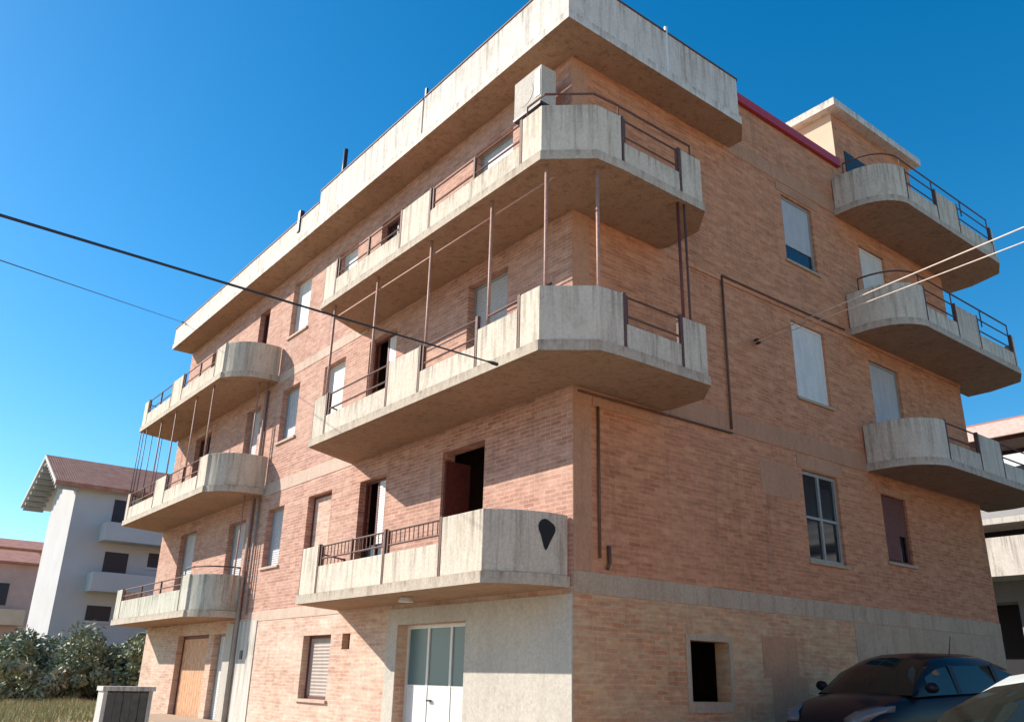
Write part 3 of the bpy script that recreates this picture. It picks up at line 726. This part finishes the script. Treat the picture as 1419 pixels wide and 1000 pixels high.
small_house(-78, 0.5, 7.5, 9, 11.4, 'cream_wall', 'taller cream and pink house rising behind the pink one at far left', wins=((1.5, 2.6, 8.5, 10), (4.8, 6, 8.5, 10)))
# grey block on the right
GB = empty('grey_house', (-4.3, 24, 1.4)); tag(GB, 'grey block with tiled eave and sunlit balcony bands beyond the brick building at right', 'house')
def gpart(name, m, mat): return m.build(name, mat, GB, shift=(-4.3, 24, 1.4))
m = MB(); m.box(-11.0, 16, 24.4, 38, 4.6, 10.3); gpart('wall', m, 'grey_wall')
m = MB()
for (xa) in (-10.9, -3.9, 1.5, 7, 12.5): m.box(xa, xa+0.5, 24.5, 25.0, 1.2, 4.6)
gpart('column', m, 'grey_wall')
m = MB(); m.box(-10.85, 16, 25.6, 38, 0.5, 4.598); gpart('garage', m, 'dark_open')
m = MB()
m.quad([(-11.9, 22.7, 10.35), (17, 22.7, 10.35), (17, 31, 13.0), (-11.9, 31, 13.0)]); m.quad([(-11.9, 39, 10.35), (-11.9, 31, 13.0), (17, 31, 13.0), (17, 39, 10.35)])
m.quad([(-11.9, 22.7, 10.1), (-11.9, 22.7, 10.35), (-11.9, 31, 13.0), (-11.9, 31, 12.75)]); m.quad([(-11.9, 22.7, 10.1), (-11.9, 31, 12.75), (17, 31, 12.75), (17, 22.7, 10.1)])
gpart('roof', m, 'tiles')
m = MB(); m.box(-11.95, 17, 22.55, 22.65, 9.98, 10.5); gpart('fascia', m, 'eave')
m = MB(); m.box(-11.2, 16, 22.8, 24.398, 7.05, 7.25); m.box(-11.2, 16, 22.8, 22.86, 7.5, 7.62); gpart('balcony', m, 'cornice')
m = MB(); m.box(-11.6, 16, 22.9, 24.398, 5.3, 5.5); m.box(-11.6, 16, 22.8, 22.898, 5.3, 6.6); m.box(-11.6,-11.5,22.9,24.398,5.5,6.6); gpart('balcony', m, 'cornice')
for xa in (-3.5, -0.6, 3, 7): 
    m = MB(); m.box(xa, xa+1.6, 24.36, 24.398, 8.3, 9.9); gpart('window', m, 'dark_open')
m = MB(); m.box(-2.9, -1.9, 22.6, 22.75, 8.5, 9.3); gpart('awning', m, 'whitepaint')
m = MB(); m.box(-10.5, 15, 24.37, 24.398, 5.5, 7.04); gpart('window', m, 'dark_open')

# ------------------------------------------------------------------ vegetation
def leaf_cloud(m, centres, n, size):
    for _ in range(n):
        cx_, cy_, cz_, r = random.choice(centres)
        while True:
            p = Vector((random.uniform(-1, 1), random.uniform(-1, 1), random.uniform(-1, 1)))
            if 0.35 < p.length < 1: break
        p = Vector((cx_, cy_, cz_))+p*r*(1+abs(random.gauss(0, 0.22)))
        if p.z < 0.03: p.z = abs(p.z)+0.05
        a = Vector((random.gauss(0, 1), random.gauss(0, 1), random.gauss(0, 0.7))).normalized()
        b = a.cross(Vector((random.gauss(0, 1), random.gauss(0, 1), random.gauss(0, 1)))).normalized()
        s = size*random.uniform(0.4, 1.3)
        m.quad([p-a*s, p-b*s*0.45, p+a*s, p+b*s*0.45])
def bush(x, y, w_, h, label, mat, n=5500):
    e = empty('bush', (x, y, gh(x, y))); tag(e, label, 'bush', 'bushes behind the field')
    cs = []
    for k in range(16):
        r = random.uniform(0.28, 0.5)*h/2*1.1
        cs.append((random.uniform(-w_*0.5, w_*0.5), random.uniform(-w_*0.5, w_*0.5), random.uniform(r*0.5, h-r*0.8), r))
    m = MB(); leaf_cloud(m, cs, n, 0.13); m.build('foliage', mat, e)
    m = MB()
    for k in range(6):
        c = cs[k]; m.tube([(c[0]*0.15, c[1]*0.15, 0), (c[0]*0.6, c[1]*0.6, c[2]*0.55), (c[0], c[1], c[2])], [0.06, 0.04, 0.015], 6)
    m.build('stem', 'bark', e)
bush(-37, -3.9, 3.6, 2.3, 'low grey green bush at the left edge of the photo', 'leaf2', 7000)
bush(-36, -1.6, 3.4, 2.6, 'bush in front of the pink houses', 'leaf2', 8000)
bush(-35, 0.4, 3.6, 2.8, 'dark green bush in front of the lit corner of the white house', 'leaf', 9500)
bush(-33, 2.3, 3.6, 2.8, 'broad dark bush below the lowest window of the white house', 'leaf', 9500)
bush(-31, 4.2, 3.4, 2.8, 'bush beside the left edge of the brick building', 'leaf', 8500)
bush(-32, -1.0, 2.2, 1.5, 'small low bush in front of the hedge of bigger ones', 'leaf2', 4500)
bush(-31.5, 1.6, 2.0, 1.3, 'small pale bush in front of the broad dark one', 'leaf2', 4000)
m = MB()
for _ in range(26000):
    t = random.random()**0.7; x = -8-24*t; y = random.uniform(-7.0, 0.5)*1.0+0.3*(x+18)*-0.0
    if x > -21 and y > -1.4: continue
    if x > -17.5 and y > -9: 
        if random.random() < 0.97: continue
    z = gh(x, y); h = random.uniform(0.08, 0.28); a = random.uniform(0, 6.28); dx, dy = 0.012*math.cos(a), 0.012*math.sin(a)
    lx, ly = random.gauss(0, 0.05), random.gauss(0, 0.05)
    m.quad([(x-dx, y-dy, z), (x+dx, y+dy, z), (x+lx, y+ly, z+h)])
tag(m.build('grass', 'grass'), 'dry yellow green grass of the field at lower left', 'grass', kind='stuff')
# thin stakes in the field
for k, (x, y, h, lb) in enumerate(((-13.2, -5.9, 0.95, 'thin rusty stake standing in the dry grass near the left edge'), (-11.6, -5.3, 0.75, 'thin rusty stake in the grass, the one nearer the metal cabinet'))):
    m = MB(); m.tube([(0, 0, -0.1), (0.02, 0, h)], [0.02, 0.016], 6); m.box(-0.03, 0.05, -0.02, 0.02, h-0.12, h-0.09)
    o = m.build('stake', 'rust'); o.location = (x, y, gh(x, y)); tag(o, lb, 'stake', 'stakes in the field')
# concrete housing with a tin door
UC = empty('utility_cabinet', (-5.95, -4.22, gh(0, -4.35))); tag(UC, 'waist high concrete housing with dark metal door at lower left', 'cabinet')
m = MB(); m.box(-0.30, 0.0, -0.40, -0.34, 0, 1.12); m.box(-0.30, 0.0, 0.30, 0.36, 0, 1.12); m.box(-0.33, 0.04, -0.43, 0.39, 1.122, 1.19); m.box(-0.33, -0.302, -0.40, 0.36, 0, 1.12)
m.build('housing', 'cornice', UC)
m = MB()
for k in range(5): m.box(-0.035-0.01*(k % 2), -0.012-0.01*(k % 2), -0.336+0.127*k, -0.336+0.127*(k+1)-0.006, 0.02, 1.10)
m.build('door', 'tin', UC)

# ------------------------------------------------------------------ cables
def cable(label, a, b, sag, r, mat, n=24):
    a, b = Vector(a), Vector(b); m = MB()
    pts = [a.lerp(b, t)-Vector((0, 0, sag*4*t*(1-t))) for t in [i/n for i in range(n+1)]]
    pts = [p-a for p in pts]; m.tube(pts, r, 8); o = m.build('overhead_cable', mat, smooth=True); o.location = a
    q = MB(); d_ = (b-a).normalized(); q.tube([b-a-d_*0.16, b-a-d_*0.02], [0.03, 0.03], 8); q.tube([b-a-d_*0.30, b-a-d_*0.16], [r*1.2, 0.028], 8); q.build('clamp', 'darkmetal', o)
    tag(o, label, 'cable', 'overhead cables'); return o
dv = Vector((3.09, -8.15, 4.57)); e1 = Vector((-0.07, -1.43, 5.98)); st = dv+(dv-e1)*1.2
cable('thick dark cable from the left edge to the second balcony slab', st, e1, 0.02, 0.0125, 'cable_d')
dv = Vector((-3.49, -7.63, 6.95)); e1 = Vector((-19.5, -0.72, 13.1)); st = dv+(dv-e1)*0.8
cable('thin faint cable below the thick one, ending at the left roof corner', st, e1, 0.0, 0.008, 'cable_d')
dv = Vector((6.92, -0.81, 5.51)); e1 = Vector((0.02, 4.84, 8.01)); st = dv+(dv-e1)*1.0
cable('pale cable crossing the right balconies to the side wall, upper strand', st, e1, 0.0, 0.008, 'cable_l')
dv = Vector((6.89, -0.77, 5.45)); st = dv+(dv-e1)*1.0
cable('pale cable crossing the right balconies to the side wall, lower strand', st, e1+Vector((0, 0.06, -0.05)), 0.02, 0.0065, 'cable_l')

# ------------------------------------------------------------------ cars
def car(name, label, loc, rz, tilt, paintm, L=4.2, W=1.76, H=1.5, hood=0.98, belt=1.0):
    e = empty(name, loc, rz); e.rotation_euler = (0, -tilt, rz); tag(e, label, 'car')
    hl, hw = L/2, W/2
    # lower body: stations along x (front = +x)
    st = [(-hl, 0.42, 0.80, 0.80), (-hl+0.06, 0.30, belt-0.02, 0.90), (-hl+0.5, 0.22, belt+0.02, 0.98), (-0.9, 0.2, belt+0.01, 1.0), (0, 0.2, belt-0.01, 1.0),
          (0.75, 0.2, belt-0.02, 1.0), (0.98, 0.2, hood, 1.0), (1.35, 0.2, hood-0.05, 0.985), (hl-0.35, 0.22, hood-0.15, 0.93), (hl-0.1, 0.28, hood-0.27, 0.82), (hl, 0.36, 0.60, 0.70)]
    rows = []
    for x, zb, zt, k in st:
        w_ = hw*k; top = zt
        pr = [(0, zb), (-w_*0.85, zb), (-w_*0.97, zb+0.1), (-w_, zb+(top-zb)*0.45), (-w_*0.985, zb+(top-zb)*0.75), (-w_*0.93, top-0.05), (-w_*0.85, top), (-w_*0.45, top+0.035*k), (0, top+0.045*k)]
        full = pr+[(-a, b) for a, b in pr[-2:0:-1]]
        rows.append([(x, y, z) for y, z in full])
    m = MB(); m.grid(rows, closed=True); m.quad(rows[0]); m.quad(rows[-1][::-1])
    body = m.build('body', paintm, e, smooth=True); weld(body)
    md = body.modifiers.new('ss', 'SUBSURF'); md.levels = 2; md.render_levels = 2
    # greenhouse
    gs = [(-hl+0.22, belt+0.02, 0.80, 0.02), (-hl+0.42, belt+0.30, 0.78, 0.6), (-hl+0.75, H-0.06, 0.76, 0.94), (-1.1, H-0.02, 0.76, 1), (-0.4, H, 0.76, 1), (0.0, H-0.01, 0.76, 1), (0.22, H-0.06, 0.75, 0.95),
          (0.55, belt+0.30, 0.77, 0.6), (0.98, hood+0.01, 0.80, 0.02)]
    rows = []
    for x, zt, kt, f in gs:
        zb = belt-0.03 if f > 0.1 else zt-0.03
        wb = hw*0.93; wt = hw*(0.93+(kt-0.93)*f); 
        pr = [(-wb, zb), (-wb*0.65-wt*0.35, zb+(zt-zb)*0.35), (-wb*0.25-wt*0.75, zb+(zt-zb)*0.72), (-wt*0.97, zb+(zt-zb)*0.90), (-wt*0.86, zt-0.012*f), (-wt*0.5, zt+0.03*f), (0, zt+0.045*f)]
        full = pr+[(-a, b) for a, b in pr[-2::-1]]
        rows.append([(x, y, z) for y, z in full])
    n = len(rows[0])
    def sub_grid(name_, sel, mat, par=e, push=0.0):
        m = MB(); m.grid(rows); keep = MB(); keep.v = m.v
        for fi, f in enumerate(m.f):
            i, k = divmod(fi, n-1)
            if sel(i, k): keep.f.append(f); keep.uv.append([(0, 0)]*4); keep.mi.append(0)
        o = keep.build(name_, mat, par, smooth=True)
        bm = bmesh.new(); bm.from_mesh(o.data); bmesh.ops.delete(bm, geom=[v for v in bm.verts if not v.link_faces], context='VERTS')
        bmesh.ops.recalc_face_normals(bm, faces=bm.faces)
        bm.to_mesh(o.data); bm.free(); return o
    side = lambda k: k in (0, 1) or k in (n-2, n-3)
    ws = lambda i, k: i in (6, 7) and not (k in (0, 1, 2) or k in (n-2, n-3, n-4)) 
    rw = lambda i, k: i in (0, 1) and not (k in (0, 1, 2) or k in (n-2, n-3, n-4))
    sw = lambda i, k: side(k) and i in (1, 2, 3, 4, 5, 6)
    sub_grid('windshield', ws, 'carglass'); sub_grid('rear_window', rw, 'carglass')
    sub_grid('side_window', lambda i, k: sw(i, k) and k < 4, 'carglass'); sub_grid('side_window', lambda i, k: sw(i, k) and k > 4, 'carglass')
    rf = sub_grid('roof', lambda i, k: not ws(i, k) and not rw(i, k) and not sw(i, k), paintm)
    for s in (-1, 1):        # pillars between the side windows
        m = MB()
        for x in (-1.15, -0.12):
            m = MB(); j = s*hw
            m.quad([(x-0.05, j*0.935, belt-0.02), (x+0.05, j*0.935, belt-0.02), (x+0.05, j*0.815, belt+0.36), (x-0.05, j*0.815, belt+0.36)][::s])
            m.build('pillar', paintm, e)
        m = MB(); y = s*(hw+0.05); rws = []
        for k in range(7):
            t = math.pi*k/6; rr = math.sin(t)*0.5+0.5 if 0 < k < 6 else 0.25
            rws.append([(0.72+0.05*math.cos(a)*rr, y+s*(k-3)*0.035+s*0.03, belt+0.08+0.075*math.sin(a)*rr) for a in [2*math.pi*q/10 for q in range(10)]])
        m.grid(rws, closed=True); m.quad(rws[0]); m.quad(rws[-1][::-1]); o = m.build('mirror', paintm, e, smooth=True); weld(o)
        m = MB(); rws = []
        for k, (xx, f) in enumerate(((hl-0.05, 0.5), (hl-0.16, 0.9), (hl-0.40, 1.0), (hl-0.62, 0.6))):
            zz = hood-0.30+0.05*k; yy = s*hw*(0.68+0.075*k)
            rws.append([(xx, yy+s*0.02-s*0.22*(1-0.2*k), zz-0.02), (xx+0.02, yy+s*0.02, zz-0.06*f), (xx, yy+s*0.035, zz+0.07*f), (xx-0.03, yy-s*0.2*(1-0.2*k), zz+0.09*f)])
        m.grid(rws, closed=True); m.quad(rws[0]); m.quad(rws[-1][::-1]); o = m.build('headlight', 'lens', e, smooth=True); weld(o)
        for x in (-hl+0.78, hl-0.85):
            m = MB(); prof = [(0.20, -0.10), (0.30, -0.11), (0.325, -0.07), (0.325, 0.07), (0.30, 0.11), (0.20, 0.10)]
            rws = [[(x+r*math.cos(a), s*(hw-0.10)+d, 0.325+r*math.sin(a)) for r, d in prof] for a in [2*math.pi*q/28 for q in range(29)]]
            m.grid(rws); wh = m.build('wheel', 'rubber', e, smooth=True); weld(wh)
            m = MB()
            for q in range(5):
                a = 2*math.pi*q/5; c_, s_ = math.cos(a), math.sin(a)
                m.quad([(x+0.04*s_, s*(hw-0.01), 0.325-0.04*c_), (x+0.21*c_+0.03*s_, s*(hw-0.01), 0.325+0.21*s_-0.03*c_), (x+0.21*c_-0.03*s_, s*(hw-0.01), 0.325+0.21*s_+0.03*c_), (x-0.04*s_, s*(hw-0.01), 0.325+0.04*c_)])
            m.tube([(x, s*(hw-0.2), 0.325), (x, s*(hw-0.03), 0.325)], 0.205, 20)
            m.build('rim', 'chrome', wh)
    m = MB(); m.box(hl-0.03, hl+0.012, -0.42, 0.42, 0.52, 0.62); m.build('grille', 'rubber', e)
    m = MB(); m.tube([(-1.0, 0.15, H+0.0), (-1.12, 0.15, H+0.28)], [0.010, 0.005], 6); m.build('aerial', 'rubber', e)
    return e
tl = math.atan(0.045)
car('parked_car', 'black hatchback parked close to the brick side wall at lower right', (2.35, 4.6, gh(0, 4.6)+0.005), math.radians(-97), -tl, 'carblack', L=4.0, W=1.7, H=1.49)
car('parked_car', 'white car cut off at the bottom right corner, only its roof showing', (7.68, -3.0, gh(0, -3.0)+0.005), -math.pi/2, -tl, 'carwhite', L=4.2, W=1.78, H=1.46)

# unseen house added across the side street to throw sunlight back on the shaded wall
OH = empty('light_bounce_house', (19, -8, 0)); tag(OH, 'long cream house added out of view to bounce sunlight onto the shaded wall', 'house')
m = MB(); m.box(0, 9, -16, 16, -0.5, 8.5); m.build('wall', 'cream_wall', OH)
m = MB(); m.box(-0.5, 9.5, -16.5, 16.5, 8.502, 8.8); m.build('roof', 'tiles', OH)
for k in range(8):
    for z in (1.4, 4.6):
        m = MB(); m.box(-0.03, -0.003, -14.6+3.8*k, -13.5+3.8*k, z, z+1.5); m.build('window', 'glass', OH)
